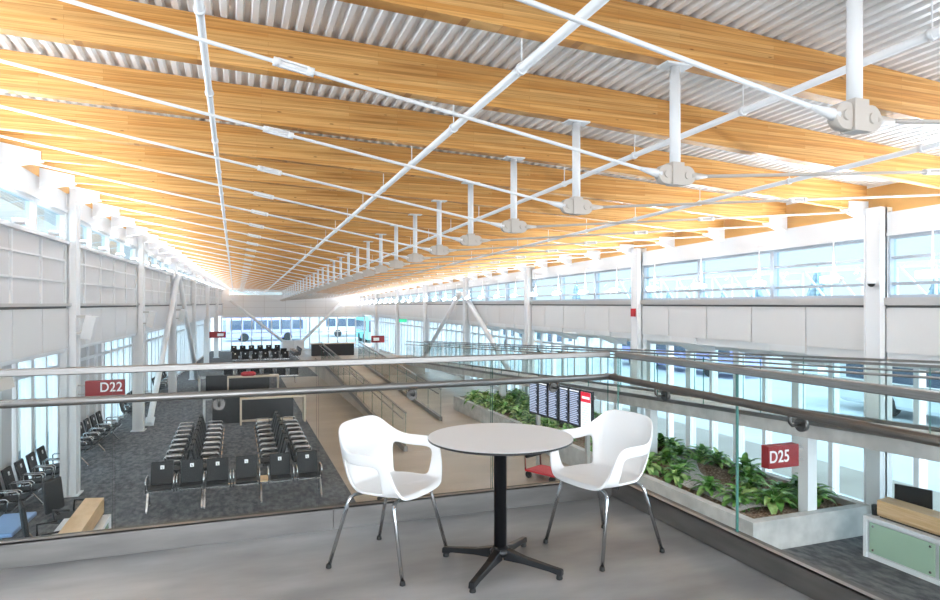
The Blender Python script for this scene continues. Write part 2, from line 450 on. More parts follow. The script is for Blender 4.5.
for side, F, lo in (('left', FL, topL), ('right', FR, topR)):
    b = MB(); b.hexa(F, -.24, -.16, S0, S1, lambda s: lo(s) - .02, lambda s: roofb(lx(s) if side == 'left' else RX, s) + .6)
    struct(b.build('trim_%s_closure' % side, 'timber_plain'))
# long white pipes below the beams --------------------------------
for X, r, lab in ((-.24, .03, 'slim white ceiling pipe running near the left wall'), (2.23, .04, 'thick white ceiling pipe crossing the middle of the left roof half'),
                  (4.55, .032, 'white ceiling pipe just right of the king posts'), (7.0, .032, 'white ceiling pipe on the right half of the roof')):
    zp = lambda Y: roofb(X, Y) - .24
    o = MB().tube([(X, -5.5, zp(-5.5)), (X, FARY - .05, zp(FARY))], r, 12).build('ceiling_pipe', 'white'); tag(o, lab, 'pipe', 'white ceiling pipes')
    for Y in TY[3:15]:
        b = MB(); y = Y + .1; b.cyl((X, y, zp(y)), (X, y, roofb(X, y) + .43), .006, 6); b.cyl((X, y - .02, zp(y)), (X, y + .02, zp(y)), r + .012, 10)
        b.build('hanger', 'white', o)

# uplights --------------------------------------------------------
ld = bpy.data.lights.new('uplight_lamp', 'AREA'); ld.shape = 'RECTANGLE'; ld.size = .32; ld.size_y = .12; ld.energy = 44; ld.color = (.83, .93, 1.04); ld.spread = rad(135)
ld2 = ld.copy(); ld2.energy = 42
def lamp_in(t, p, d):
    o = bpy.data.objects.new('uplight_lamp', ld if d[0] < 0 else ld2); col.objects.link(o); o.parent = t; o.location = p
    o.rotation_euler = Vector(d).to_track_quat('-Z', 'X').to_euler()
def uplight_right():
    t = thing('uplight', '', 'light', (0, 0, 0), 0, 'uplights along the right windows')
    b = MB(); b.prism([(-.02, -.2), (.10, -.16), (.10, -.13), (-.02, -.09)], lambda a, c, h: Vector((a, h, c + .12)), -.2, .2)
    b.build('housing', 'white', t, bevel=.006)
    b = MB(); b.add([(-.025, -.19, .05), (-.025, .19, .05), (.10, .19, .008), (.10, -.19, .008)], [(0, 1, 2, 3)]); b.add([(-.028, -.19, -.05), (-.028, .19, -.05), (-.028, .19, .03), (-.028, -.19, .03)], [(0, 1, 2, 3)])
    b.build('lamp_lens', 'lamp', t)
    b = MB(); b.cyl((.09, 0, 0), (.09, 0, .72), .014, 8); b.cyl((.09, 0, .72), (.32, 0, .72), .014, 8); b.build('stem', 'white', t)
    lamp_in(t, (.02, 0, .07), (-.68, 0, .73))
    return t
def uplight_left():
    t = thing('uplight', '', 'light', (0, 0, 0), 0, 'uplights along the left sill')
    b = MB(); b.box(-.12, .06, -.15, .15, -.03, .03); b.build('housing', 'white', t, bevel=.006)
    b = MB(); b.add([(-.11, -.14, .034), (.05, -.14, .034), (.05, .14, .034), (-.11, .14, .034)], [(0, 1, 2, 3)]); b.build('lamp_lens', 'lamp', t)
    lamp_in(t, (-.02, 0, .05), (.72, 0, .69))
    return t
pr = uplight_right(); pl = uplight_left(); ur = ul = 0
for Y in TY[1:]:
    if Y > 2.5 or True:
        o = pr if ur == 0 else copy_tree(pr); ur += 1
        place(o, (RX - .35, Y + .4, 1.95 - .01 * (Y - 8)), 0, 'white uplight hanging before the right clerestory windows, %s from the terrace end' % ordw(ur))
        o = pl if ul == 0 else copy_tree(pl); ul += 1
        p = FL(.16, Y + .5, sillL(Y) + .04); place(o, p, -LA, 'small white uplight on the left clerestory sill, %s from the terrace end' % ordw(ul))

# ================================================================== TERRACE BALUSTRADES
RY, RXX = 4.3, 2.75
def balustrade(name, label, p, q, joints, inward, brackets):
    # p,q plan ends; joints: distances along p->q where the panes meet; inward: unit vector to the terrace
    p = Vector((*p, 0)); q = Vector((*q, 0)); d = (q - p); L = d.length; d.normalize(); inn = Vector((*inward, 0))
    F = lambda a, s, z: p + inn * a + d * s + Vector((0, 0, z))
    t = thing('glass_balustrade', label, 'balustrade', p, 0)
    loc = lambda b: b
    Fl = lambda a, s, z: F(a, s, z) - p
    b = MB(); nseg = max(1, round(L / 2.4))
    for i in range(nseg): b.hexa(Fl, 0, .012, L * i / nseg + .003, L * (i + 1) / nseg - .003, .012, .148)
    b.hexa(Fl, -.1, .0, 0, L, 0, .13); b.hexa(Fl, -.022, .012, 0, L, .138, .150); b.build('kickplate', 'kickplate', t)
    b = MB(); b.hexa(Fl, -.075, -.022, 0, L, .12, .142); b.build('channel', 'black', t)
    js = [0] + joints + [L]
    for i in range(len(js) - 1):
        b = MB(); a0, a1 = js[i] + .006, js[i + 1] - .006
        b.hexa(Fl, -.056, -.044, a0, a1, .13, 1.09); me = b
        for k in (2, 3): me.mi[k] = 1
        b.build('glass_panel', ['glass_clear', 'glass_edge'], t)
    b = MB(); b.hexa(Fl, -.077, -.023, -.0, L + .0, 1.082, 1.124); b.build('cap_rail', 'brushed', t, bevel=.006)
    b = MB(); b.tube([Fl(.055, -.0, .938), Fl(.055, L + (.0), .938)], .0245, 16); hr = b.build('handrail', 'brushed', t)
    for s in brackets:
        b = MB(); b.cyl(Fl(-.044, s, .865), Fl(-.018, s, .865), .036, 20)
        b.tube([Fl(-.02, s, .865), Fl(.035, s, .865), Fl(.05, s, .88), Fl(.055, s, .925)], .009, 8)
        b.build('rail_bracket', 'bracket_metal', t)
    return t
balustrade('b', 'glass balustrade with steel handrail and kickplate behind the white chairs', (lx(4.3) + .16, RY), (RXX, RY),
           [-.69 - 1.24 - lx(4.3) - .16 - 1.22 + .0, -.69 - 1.24 - lx(4.3) - .16, -.69 - lx(4.3) - .16, .51 - lx(4.3) - .16, 1.76 - lx(4.3) - .16][1:], (0, -1),
           [x - lx(4.3) - .16 for x in (-1.55, -.10, 1.15, 2.25)])
balustrade('b', 'glass balustrade running along the right side of the terrace towards the viewer', (RXX, RY), (RXX, -4.),
           [RY - 3.03, RY - 1.84, RY - .6, RY + .6], (-1, 0), [.62, 1.75, 2.7])

# ================================================================== WHITE CHAIRS AND TABLE
def shell_mesh():
    H = [(0, .815, 0, .24), (14, .815, .11, .238), (26, .805, .178, .228), (36, .775, .218, .20), (46, .725, .25, .155), (57, .688, .286, .10),
         (72, .682, .297, .03), (88, .684, .300, -.05), (101, .682, .296, -.12), (108, .655, .288, -.16), (114, .59, .274, -.185), (122, .50, .252, -.205),
         (135, .436, .21, -.226), (150, .426, .145, -.24), (165, .424, .07, -.246), (180, .424, 0, -.248)]
    full = [(x, y, h, p) for p, h, x, y in H] + [(-x, y, h, p) for p, h, x, y in H[1:-1]][::-1]
    n = len(full); bm = bmesh.new()
    def seatz(fr, p): return .437 + .012 * fr * fr - (.004 if p > 120 else 0)
    rings = []
    c = bm.verts.new((0, -.02, .434))
    ts = [.14, .36, .60, .83, .93, 1.]
    S = []
    for (x, y, h, p) in full:
        sx = x * .74; sy = y * (.62 if y > 0 else .92)
        S.append(Vector((sx, sy, seatz(1, p))))
    for fr in (.4, .75, 1.):
        rings.append([bm.verts.new((s.x * fr, -.02 + (s.y + .02) * fr, seatz(fr, full[i][3]))) for i, s in enumerate(S)])
    for t in ts:
        r = []
        for i, (x, y, h, p) in enumerate(full):
            s = S[i]; top = Vector((x, y, h)); 
            k = Vector((s.x + (x - s.x) * .72, s.y + (y - s.y) * .55, s.z + (.02 if h > .5 else .004)))
            q = s * (1 - t) ** 2 + k * 2 * t * (1 - t) + top * t * t
            r.append(bm.verts.new(q))
        rings.append(r)
    for i in range(n):
        bm.faces.new((c, rings[0][i], rings[0][(i + 1) % n]))
    for j in range(len(rings) - 1):
        for i in range(n):
            i2 = (i + 1) % n
            pm = (full[i][3] + full[i2][3]) / 2
            if 47 < pm < 101 and 3 <= j <= 5: continue        # the opening below the armrest
            bm.faces.new((rings[j][i], rings[j + 1][i], rings[j + 1][i2], rings[j][i2]))
    bmesh.ops.recalc_face_normals(bm, faces=bm.faces)
    me = bpy.data.meshes.new('shell'); bm.to_mesh(me); bm.free()
    for p in me.polygons: p.use_smooth = True
    me.materials.append(M['white_plastic'])
    return me
def make_chair():
    t = thing('armchair', '', 'chair', (0, 0, 0), 0, 'white armchairs at the round table')
    o = bpy.data.objects.new('seat_shell', shell_mesh()); col.objects.link(o); o.parent = t
    md = o.modifiers.new('Solidify', 'SOLIDIFY'); md.thickness = .016; md.offset = 0
    md = o.modifiers.new('Subdivision', 'SUBSURF'); md.levels = 2; md.render_levels = 3
    for sx in (-1, 1):
        for yt, yf in ((-.15, -.245), (.14, .25)):
            b = MB(); top = Vector((sx * .195, yt, .408)); ft = Vector((sx * .247, yf, .012))
            pts = [Vector((sx * .03, yt * .75, .404)), Vector((sx * .15, yt * .97, .408))]
            for k in range(1, 6):
                u = k / 5; a = Vector((sx * .15, yt * .97, .408)); m_ = Vector((sx * .2, yt * 1.03, .41)); e = top + (ft - top) * .14
                pts.append(a * (1 - u) ** 2 + m_ * 2 * u * (1 - u) + e * u * u)
            pts.append(ft)
            b.tube(pts, .0105, 12); lg = b.build('leg', 'chrome', t)
            b = MB(); b.lathe([(.012, 0), (.016, .003), (.014, .02), (.011, .026)], 14, (ft.x, ft.y, 0)); b.build('foot', 'rubber', lg)
    b = MB(); b.bar((0, -.16, .410), (0, .15, .410), .16, .012); b.cyl((-.15, -.02, .404), (.15, -.02, .404), .009); b.build('seat_bracket', 'black', t)
    return t
def facing(fx, fz):
    dx, dy = c2w(fx, fz); return math.atan2(dx, -dy)
ch = make_chair()
x, y = c2w(-.466, 3.734); place(ch, (x, y, 0), facing(.89, -.45), 'white plastic armchair with chrome legs left of the round table')
ch2 = copy_tree(ch); x, y = c2w(.814, 3.93); place(ch2, (x, y, 0), facing(-.408, -.262), 'white plastic armchair with chrome legs right of the round table')

tx, ty = c2w(.172, 3.64)
t = thing('bistro_table', 'round white cafe table with black edge and four-star black base', 'table', (tx, ty, 0), 0)
b = MB(); b.lathe([(.40, .7275), (.4115, .733), (.4115, .7425)], 96, smooth=False); o = b.build('tabletop', 'black', t)
b = MB(); b.lathe([(.4105, .7425), (.4105, .7442)], 96, smooth=False); b.build('laminate_surface', 'laminate', o)
b = MB(); b.lathe([(.036, .09), (.036, .70), (.13, .722), (.13, .7275)], 40); b.build('column', 'black_metal', t)
b = MB(); b.lathe([(.055, .075), (.06, .1), (.045, .118), (.036, .125)], 28); b.build('hub', 'black_metal', t)
dxw, dyw = c2w(-.33, .166); a0 = math.atan2(dyw, dxw)
for k in range(4):
    a = a0 + k * PI / 2; u = Vector((math.cos(a), math.sin(a), 0)); v = Vector((-u.y, u.x, 0)); b = MB()
    prof = [(.03, .03, .055, .118), (.15, .026, .052, .086), (.30, .021, .036, .064), (.365, .019, .022, .056), (.372, .018, .022, .05)]
    vs = []; fs = []
    for r, w, z0, z1 in prof:
        for sgn, z in ((-1, z0), (1, z0), (1, z1), (-1, z1)): vs.append(u * r + v * (w * sgn * (1 if z == z0 else .8)) + Vector((0, 0, z)))
    for i in range(len(prof) - 1):
        for j in range(4): fs.append((i * 4 + j, i * 4 + (j + 1) % 4, i * 4 + 4 + (j + 1) % 4, i * 4 + 4 + j))
    fs += [(0, 1, 2, 3), tuple(range(len(vs) - 4, len(vs)))]
    b.add(vs, fs); o = b.build('base_leg', 'black_metal', t, bevel=.005)
    b = MB(); c = u * .352; b.lathe([(.016, 0), (.018, .004), (.015, .024)], 14, (c.x, c.y, 0)); b.build('foot', 'rubber', o)

# ================================================================== TANDEM SEATING
def bench(xs_, legs, label, group, sticker=True, table=None, hi=True):
    """row of linked seats facing local -y; origin on the floor"""
    t = thing('tandem_seating', label, 'seating', (0, 0, FLOOR), 0, group)
    x0, x1 = min(xs_) - .28, max(xs_) + .28
    b = MB(); b.bar((x0 + .02, .03, .36), (x1 - .02, .03, .36), .06, .05); b.build('beam', 'steel_leg', t)
    for lx_ in legs:
        b = MB(); b.bar((lx_, -.22, .03), (lx_, .03, .34), .035, .03); b.bar((lx_, .28, .03), (lx_, .03, .34), .035, .03)
        for yy in (-.22, .28): b.cyl((lx_, yy, 0), (lx_, yy, .03), .022, 8)
        b.build('leg', 'steel_leg', t)
    for x in xs_:
        b = MB(); w = .205
        F = lambda a, s, z: Vector((x + a, s, z))
        b.hexa(F, -w, w, -.27, .20, lambda s: .425 - .06 * (s + .27) , lambda s: .465 - .07 * (s + .27)); b.build('seat', 'seat_black', t, bevel=.015)
        b = MB(); b.hexa(lambda a, s, z: Vector((x + a, .175 + .24 * (z - .43) + s, z)), -w, w, 0, .045, .43, .86); o = b.build('backrest', 'seat_black', t, bevel=.015)
        if sticker:
            b = MB(); b.hexa(lambda a, s, z: Vector((x + a, .175 + .24 * (z - .43) + s, z)), -.035, .035, -.004, -.001, .72, .79)
            b.hexa(lambda a, s, z: Vector((x + a, .175 + .24 * (z - .43) + s, z)), -.012, -.004, -.006, -.003, .735, .775, 1); b.hexa(lambda a, s, z: Vector((x + a, .175 + .24 * (z - .43) + s, z)), -.004, .018, -.006, -.003, .735, .745, 1); b.build('sticker', ['letter', 'dark_seam'], o)
        b = MB(); b.bar((x - w + .01, -.28, .42), (x + w - .01, -.28, .42), .02, .03); b.build('front_bar', 'steel_leg', t)
    edges = sorted(set([round(x - .245, 3) for x in xs_] + [round(x + .245, 3) for x in xs_]))
    for e in edges:
        b = MB(); b.tube([(e, .12, .37), (e, .13, .62), (e, .10, .645), (e, -.2, .64), (e, -.24, .61), (e, -.2, .38)], .014, 6); b.build('armrest', 'steel_leg', t)
    if table is not None:
        b = MB(); b.box(table - .09, table + .09, -.2, .2, .42, .45); b.build('side_table', 'maple', t)
    return t
G1 = 'black linked seats of the near seating block'
o = bench([-.27, .27], [-.5, .47], 'pair of linked black airport seats at the front left of the seating block', G1); o.location = (-1.10, 13.75, FLOOR)
o = bench([-.85, -.30, .36, .92], [-1.08, -.02, 1.16], 'four linked black seats with small wood table at the front of the block', G1, table=.03); o.location = (.50, 13.7, FLOOR)
six = [(i - 3.5) * .6 for i in range(8)]
A = bench(six, [-2.3, 0, 2.3], '', G1, False)
place(A, (-1.24, 17.3, FLOOR), -PI / 2, 'row of black seats facing the left windows in the near block')
B = copy_tree(A); place(B, (-.60, 17.3, FLOOR), PI / 2, 'row of black seats backing the window-facing row, facing the block centre')
C_ = copy_tree(A); place(C_, (.78, 17.3, FLOOR), -PI / 2, 'right inner row of black seats facing the block centre')
D_ = copy_tree(A); place(D_, (1.42, 17.3, FLOOR), PI / 2, 'outer row of black seats facing the tan walkway')
G2 = 'black seats along the left windows'
W_ = bench([(i - 2.5) * .62 for i in range(6)], [-1.6, 0, 1.6], '', G2)
for s, lab in ((14.8, 'black seats by the left window, nearest the service desk'), (19.6, 'black seats by the left window behind the D22 sign'),
               (25.5, 'black seats by the left window before the left brace'), (31.5, 'black seats by the left window behind the left brace')):
    o = W_ if s == 14.8 else copy_tree(W_)
    place(o, FL(-.52, s, FLOOR), PI / 2 - LA, lab)
G3 = 'black seats of the far seating area'
E_ = bench([(i - 2.5) * .62 for i in range(6)], [-1.6, 0, 1.6], '', G3)
far = [((1.5, 43.6), 0, 'row of six black seats facing the viewer in the far seating area'), ((1.4, 50.5), 0, 'rearmost row of black seats before the far window'),
       ((1.6, 47.), PI, 'black seats facing the far window in the far area'), ((4.0, 47.5), -PI / 2, 'black seats turned left beside the far aisle'),
       ((1.2, 33.6), PI, 'row of black seats behind the second charging counter')]
for i, (p, r, lab) in enumerate(far):
    o = E_ if i == 0 else copy_tree(E_); place(o, (p[0], p[1], FLOOR), r, lab)

# charging counters ------------------------------------------------
def charging(label, loc):
    t = thing('charging_counter', label, 'counter', loc, 0, 'charging counters')
    b = MB(); b.box(0, 2.1, -.35, .25, .84, .90); b.build('countertop', 'pale_wood', t)
    for x in (0, 2.04): b = MB(); b.box(x, x + .06, -.35, .25, 0, .84); b.build('frame_leg', 'pale_wood', t)
    b = MB(); b.box(-.85, 1.72, .05, .12, .03, .94); b.build('divider_panel', 'black', t)
    b = MB(); b.box(.0, 1.7, -.06, .05, .06, .12); b.build('footrest', 'pale_wood', t)
    b = MB(); b.box(-1.15, -1.08, .3, .55, 0, .84); b.box(-1.15, -.3, .3, .55, .80, .86); b.build('back_frame', 'offwhite', t)
    return t
charging('wood-framed charging counter with black divider, nearest the seat rows', (.12, 22.6, FLOOR))
charging('wood-framed charging counter with a red bag on it, further back', (-.35, 29.2, FLOOR))
b = MB(); b.tube([(0.2, 28.9, FLOOR + .99), (.3, 28.9, FLOOR + 1.0), (.7, 28.95, FLOOR + 1.0), (.8, 28.95, FLOOR + .98)], [.06, .1, .1, .05], 12); tag(b.build('duffel_bag', 'red'), 'red bag lying on the further charging counter', 'bag')

# ================================================================== GATE SIGNS
def gate_sign(label, text, x0, x1, Y, z0, z1, arm_to, tx_):
    t = thing('gate_sign', label, 'sign', ((x0 + x1) / 2, Y, z0), 0, 'red gate signs')
    w = (x1 - x0) / 2; h = z1 - z0
    b = MB(); b.box(-w, w, -.08, .08, 0, h); b.build('sign_box', 'red_sign', t, bevel=.006)
    if text: text_mesh('lettering', text, h * .76, 'letter', t, Matrix.Translation((tx_, -.083, h * (.6 if text == 'D22' else .5))) @ Matrix.Rotation(PI / 2, 4, 'X') @ Matrix.Diagonal((.86, 1, 1, 1)))
    else:
        b = MB(); b.box(tx_ - .22, tx_ + .2, -.088, -.079, h * .28, h * .72); b.build('lettering', 'letter', t)
    s = 1 if arm_to > (x0 + x1) / 2 else -1
    for zz in (.25, .75): b = MB(); b.bar((s * w, 0, h * zz), (arm_to - (x0 + x1) / 2, 0, h * zz), .03, .03); b.build('arm', 'ledge_metal', t)
    return t
gate_sign('red gate sign reading D22 on the left wall column', 'D22', -2.97, -2.24, 15.43, -.50, -.13, -3.12, .12)
gate_sign('red gate sign reading D25 above the planter', 'D25', 8.20, 8.85, 8.25, -1.22, -.85, 9.02, -.10)
gate_sign('small red gate sign far away on the left wall', '', lx(50.7) + .12 - .6, lx(50.7) + .68, 50.2, -1.0, -.55, lx(50.7) + .0, .22)
gate_sign('small red gate sign far away on the right', '', RX - 1.25, RX - .3, 46.2, -1.35, -.85, RX + .0, -.12)

# ================================================================== RAMPS AND GUARDS ON THE RIGHT
upz = lambda Y: -.50 - .044 * (Y - 8)
loz = lambda Y: FLOOR + .047 * (Y - 16.8)
LDY = 35.
b = MB(); b.hexa(W0, 9.05, 10.08, -4, LDY, lambda Y: upz(Y) - .26, upz); b.hexa(W0, 8.98, 9.05, -4, LDY, lambda Y: upz(Y) - .24, lambda Y: upz(Y) + .05, 1)
struct(b.build('floor_upper_ramp', ['concrete', 'concrete']))
b = MB(); b.hexa(W0, 4.3, 6.3, 16.8, LDY, FLOOR, lambda Y: loz(Y) + .01); b.box(4.3, 10.08, LDY, 38, FLOOR, loz(LDY) + .01)
struct(b.build('floor_lower_ramp', 'tan_floor'))
def guard(label, X, Y0, Y1, zf, step, post_w=.02, curb=False):
    t = thing('glass_guard', label, 'guard rail', (X, Y0, zf(Y0)), 0, 'glass guards of the ramps')
    F = lambda a, s, z: Vector((a, s, z - zf(Y0)))
    b = MB(); b.bar((0, 0, 1.05), (0, Y1 - Y0, zf(Y1) - zf(Y0) + 1.05), .05, .04); b.build('top_rail', 'brushed', t)
    b = MB(); b.tube([(-.09, 0, .9), (-.09, Y1 - Y0, zf(Y1) - zf(Y0) + .9)], .02, 10); b.build('handrail', 'brushed', t)
    b = MB(); b.hexa(lambda a, s, z: Vector((a, s, z)), -.05, .05, 0, Y1 - Y0, lambda s: zf(Y0 + s) - zf(Y0) - .02, lambda s: zf(Y0 + s) - zf(Y0) + (.14 if curb else .06)); b.build('curb', 'kickplate', t)
    n = max(1, int(round((Y1 - Y0) / step)))
    for i in range(n):
        a, e = (Y1 - Y0) * i / n + .008, (Y1 - Y0) * (i + 1) / n - .008
        b = MB(); b.hexa(lambda p_, s, z: Vector((p_, s, z)), -.006, .006, a, e, lambda s: zf(Y0 + s) - zf(Y0) + .05, lambda s: zf(Y0 + s) - zf(Y0) + 1.03)
        for k in (2, 3): b.mi[k] = 1
        b.build('glass_panel', ['glass_clear', 'glass_edge'], t)
    return t
guard('near glass guard of the upper ramp over the planter', 9.0, -3, LDY, upz, 1.5)
guard('far glass guard of the upper ramp beside the right wall', 10.03, -3, LDY, upz, 1.5)
guard('left glass guard of the lower ramp, ending beside the tan walkway', 4.3, 16.8, LDY, loz, 1.5, curb=True)
guard('right glass guard of the lower ramp towards the planter', 6.3, 20., LDY, loz, 1.5, curb=True)
# posts that carry the upper ramp
for i, (X, Y) in enumerate(((9.16, 8.28), (9.12, 12.6), (9.12, 17.), (9.12, 21.5))):
    b = MB(); zt = upz(Y) - .26; b.box(X - .1, X + .1, Y - .1, Y + .1, FLOOR, zt); o = b.build('ramp_post', 'white'); tag(o, 'square white post under the ramp, ' + ['beside the D25 sign', 'second from the D25 sign', 'third from the D25 sign', 'fourth from the D25 sign'][i], 'post', 'white posts under the ramp')

# ================================================================== PLANTER
PX0, PX1, PY0, PY1 = 7.74, 10.33, 8.03, 23.
t = thing('planter', 'long board-formed concrete planter bed beside the walkway', 'planter', (PX0, PY0, FLOOR), 0)
b = MB(); Lx, Ly = PX1 - PX0, PY1 - PY0
b.prism([(0, 0), (Lx, 0), (Lx, Ly), (0, Ly), (0, .01), (.16, .16), (.16, Ly - .16), (Lx - .12, Ly - .16), (Lx - .12, .16), (.16, .159), (0, .009)], W0, 0, .5)
b.build('wall', 'concrete', t)
b = MB(); nx, ny = 26, 90; vs = []; fs = []
for j in range(ny + 1):
    for i in range(nx + 1):
        vs.append((.1 + (Lx - .2) * i / nx, .1 + (Ly - .2) * j / ny, .42 + .05 * math.sin(i * .7) * math.cos(j * .31) + random.uniform(-.015, .015)))
for j in range(ny):
    for i in range(nx): k = j * (nx + 1) + i; fs.append((k, k + 1, k + nx + 2, k + nx + 1))
b.add(vs, fs); o = b.build('soil', 'mulch', t)
b = MB(); vs = []; fs = []
for j in range(31):
    for i in range(8):
        u = i / 7; vv = j / 30
        vs.append((.25 + u * .75 + 1.3 * vv * vv + .1 * math.sin(vv * 9), .6 + vv * 3.8, .47 + .04 * math.sin(PI * u) + random.uniform(-.008, .008)))
for j in range(30):
    for i in range(7): k = j * 8 + i; fs.append((k, k + 1, k + 9, k + 8))
b.add(vs, fs); b.build('gravel_bed', 'gravel', t)
def plant_mesh(seed, nl, L, pale):
    rnd = random.Random(seed); b = MB()
    for k in range(nl):
        az = k * 2.399 + rnd.uniform(-.3, .3); el = rad(82 - 62 * (k / nl) ** .8 + rnd.uniform(-8, 8)); ln = L * rnd.uniform(.75, 1.1) * (.75 + .35 * k / nl); w = ln * rnd.uniform(.13, .19)
        base = Vector((rnd.uniform(-.05, .05), rnd.uniform(-.05, .05), .0 + .12 * (1 - k / nl))); u = Vector((math.cos(az), math.sin(az), 0)); sd = Vector((-u.y, u.x, 0))
        pos = base.copy(); pitch_ = el; n = 6; rows = []
        for i in range(n + 1):
            tt = i / n; ww = w * (math.sin(PI * min(1, .12 + tt * .88)) ** .8) if i < n else .002
            nrm = Vector((0, 0, 1))
            up = Vector((-u.x * math.sin(pitch_), -u.y * math.sin(pitch_), math.cos(pitch_)))
            rows.append((pos - sd * ww + up * ww * .35, pos.copy(), pos + sd * ww + up * ww * .35))
            pos = pos + (u * math.cos(pitch_) + Vector((0, 0, math.sin(pitch_)))) * ln / n; pitch_ -= rad(13 + rnd.uniform(0, 6))
        vs = [p for r in rows for p in r]; fs = []
        for i in range(n):
            o = i * 3; fs += [(o, o + 1, o + 4, o + 3), (o + 1, o + 2, o + 5, o + 4)]
        b.add(vs, fs, 1 if rnd.random() < pale else 0, True)
    return b
pm = [plant_mesh(s, 30, .44, .12 if s < 4 else .6) for s in range(8)]
spots = []
for (px, py) in ((700, 470), (640, 472), (738, 472), (752, 463)): pass
near = [(9.35, 9.0), (8.2, 11.5), (8.7, 12.7), (8.35, 9.0), (8.9, 8.75), (8.35, 9.75), (9.1, 9.5), (9.75, 8.7), (10.3, 9.2), (10.75, 8.7), (8.35, 10.7), (9.6, 10.1), (8.3, 12.4), (9.0, 11.9), (9.6, 12.2), (10.3, 11.4), (8.2, 13.4), (9.1, 13.), (9.9, 13.3),
        (10.6, 12.6), (8.6, 14.1), (9.6, 14.3), (10.4, 14.), (10.5, 10.2), (8.0 + .2, 15.0), (8.9, 11.2), (10.0, 11.9)]
rr = random.Random(3)
for j in range(13):
    for i in range(4):
        spots.append((8.2 + i * .62 + rr.uniform(-.2, .2), 15.6 + j * .56 + rr.uniform(-.2, .2)))
spots = [(min(p[0], 9.98), p[1] + (.35 if p[0] > 10.4 else 0)) for p in near] + spots
spots.sort(key=lambda p: (p[1] > 15.3, (p[0] - PX0) ** 2 + (p[1] - PY0) ** 2))
protos = []
for k, (X, Y) in enumerate(spots):
    far_bed = Y > 15.3
    if k < 4 or (far_bed and len(protos) < 8):
        o = pm[len(protos)].build('leafy_plant', ['leaf', 'leaf_pale']); protos.append(o); tag(o, cat='plant', group='leafy plants in the concrete planter')
    else:
        o = protos[k % 4 + (4 if far_bed else 0)].copy(); col.objects.link(o)
    o.location = (X, Y, FLOOR + .44); o.rotation_euler = (0, 0, rr.uniform(0, 6.28)); s = rr.uniform(.85, 1.15) * (1.05 if far_bed else 1.05); o.scale = (s, s, s)
    if far_bed: o['label'] = 'pale green leafy plant in the dense far bed of the planter behind the flight screens'; o['group'] = 'dense plants at the far end of the planter'
    else: o['label'] = 'leafy green plant at the near end of the concrete planter, %s from its near corner' % ordw(k + 1)
# planter's glossy plant markers are too small to see; irrigation hose along the soil
# ================================================================== FLIGHT SCREENS
pa, pb = Vector((6.70, 14.05, 0)), Vector((6.95, 11.55, 0)); d = (pb - pa); Ls = d.length; d.normalize(); nn = Vector((d.y, -d.x, 0))
if nn.x > 0: nn = -nn
t = thing('flight_information_display', 'bank of six tall flight information screens beside the planter', 'display', pa + Vector((0, 0, FLOOR)), 0)
F = lambda a, s, z: nn * a + d * s + Vector((0, 0, z))
for s in (.25, Ls - .3):
    b = MB(); b.hexa(F, -.1, -.02, s - .04, s + .04, 0, 1.5); b.hexa(F, -.25, .15, s - .12, s + .12, 0, .02); b.build('post', 'ledge_metal', t)
b = MB(); b.hexa(F, -.06, -.02, 0, Ls, 1.55, 1.62); b.hexa(F, -.06, -.02, 0, Ls, 2.0, 2.07); b.build('cross_bar', 'ledge_metal', t)
for i in range(6):
    s0 = Ls * i / 6 + .02 + (.04 if i == 3 else 0); s1 = Ls * (i + 1) / 6 - .02
    zA, zB = 1.37, 2.17
    b = MB(); b.hexa(F, -.02, .05, s0, s1, zA, zB); o = b.build('screen', 'screen_frame', t)
    b = MB(); b.hexa(F, .05, .054, s0 + .02, s1 - .02, zA + .03, zB - .03, 0 if i < 5 else 2)
    if i < 5:
        for r in range(17): z = zA + .05 + r * .04; b.hexa(F, .054, .056, s0 + .03, s1 - .03 - (r * 7 % 5) * .015, z, z + .022, 1)
        b.hexa(F, .054, .056, s0 + .02, s1 - .02, zB - .06, zB - .035, 2)
    else:
        b.hexa(F, .054, .057, s0 + .02, s1 - .02, zB - .24, zB - .03, 3); b.hexa(F, .057, .059, s0 + .06, s1 - .05, zB - .17, zB - .12, 2)
        for r in range(9): z = zA + .08 + r * .05; b.hexa(F, .054, .056, s0 + .05, s1 - .05 - (r * 5 % 4) * .02, z, z + .014, 1)
    b.build('screen_face', ['screen_blue', 'screen_row', 'screen_white', 'screen_red'], o)
# luggage cart below the screens
cp = P(556, 470, FLOOR) + Vector((-.55, -.6, 0))
t = thing('luggage_cart', 'red and black luggage cart on the hall floor behind the round table', 'cart', cp, rad(25))
b = MB(); b.box(-.3, .3, -.45, .4, .16, .2); b.build('deck_tray', 'red', t)
b = MB(); b.tube([(-.28, .4, .18), (-.28, .46, .95), (-.2, .48, 1.0), (.2, .48, 1.0), (.28, .46, .95), (.28, .4, .18)], .02, 8); b.build('handle_frame', 'steel_leg', t)
b = MB(); b.box(-.26, .26, .36, .42, .45, .9); b.build('basket', 'black', t)
for x in (-.25, .25):
    for y in (-.35, .33): b = MB(); b.cyl((x - .02, y, .08), (x + .02, y, .08), .08, 14); b.build('wheel', 'rubber', t)

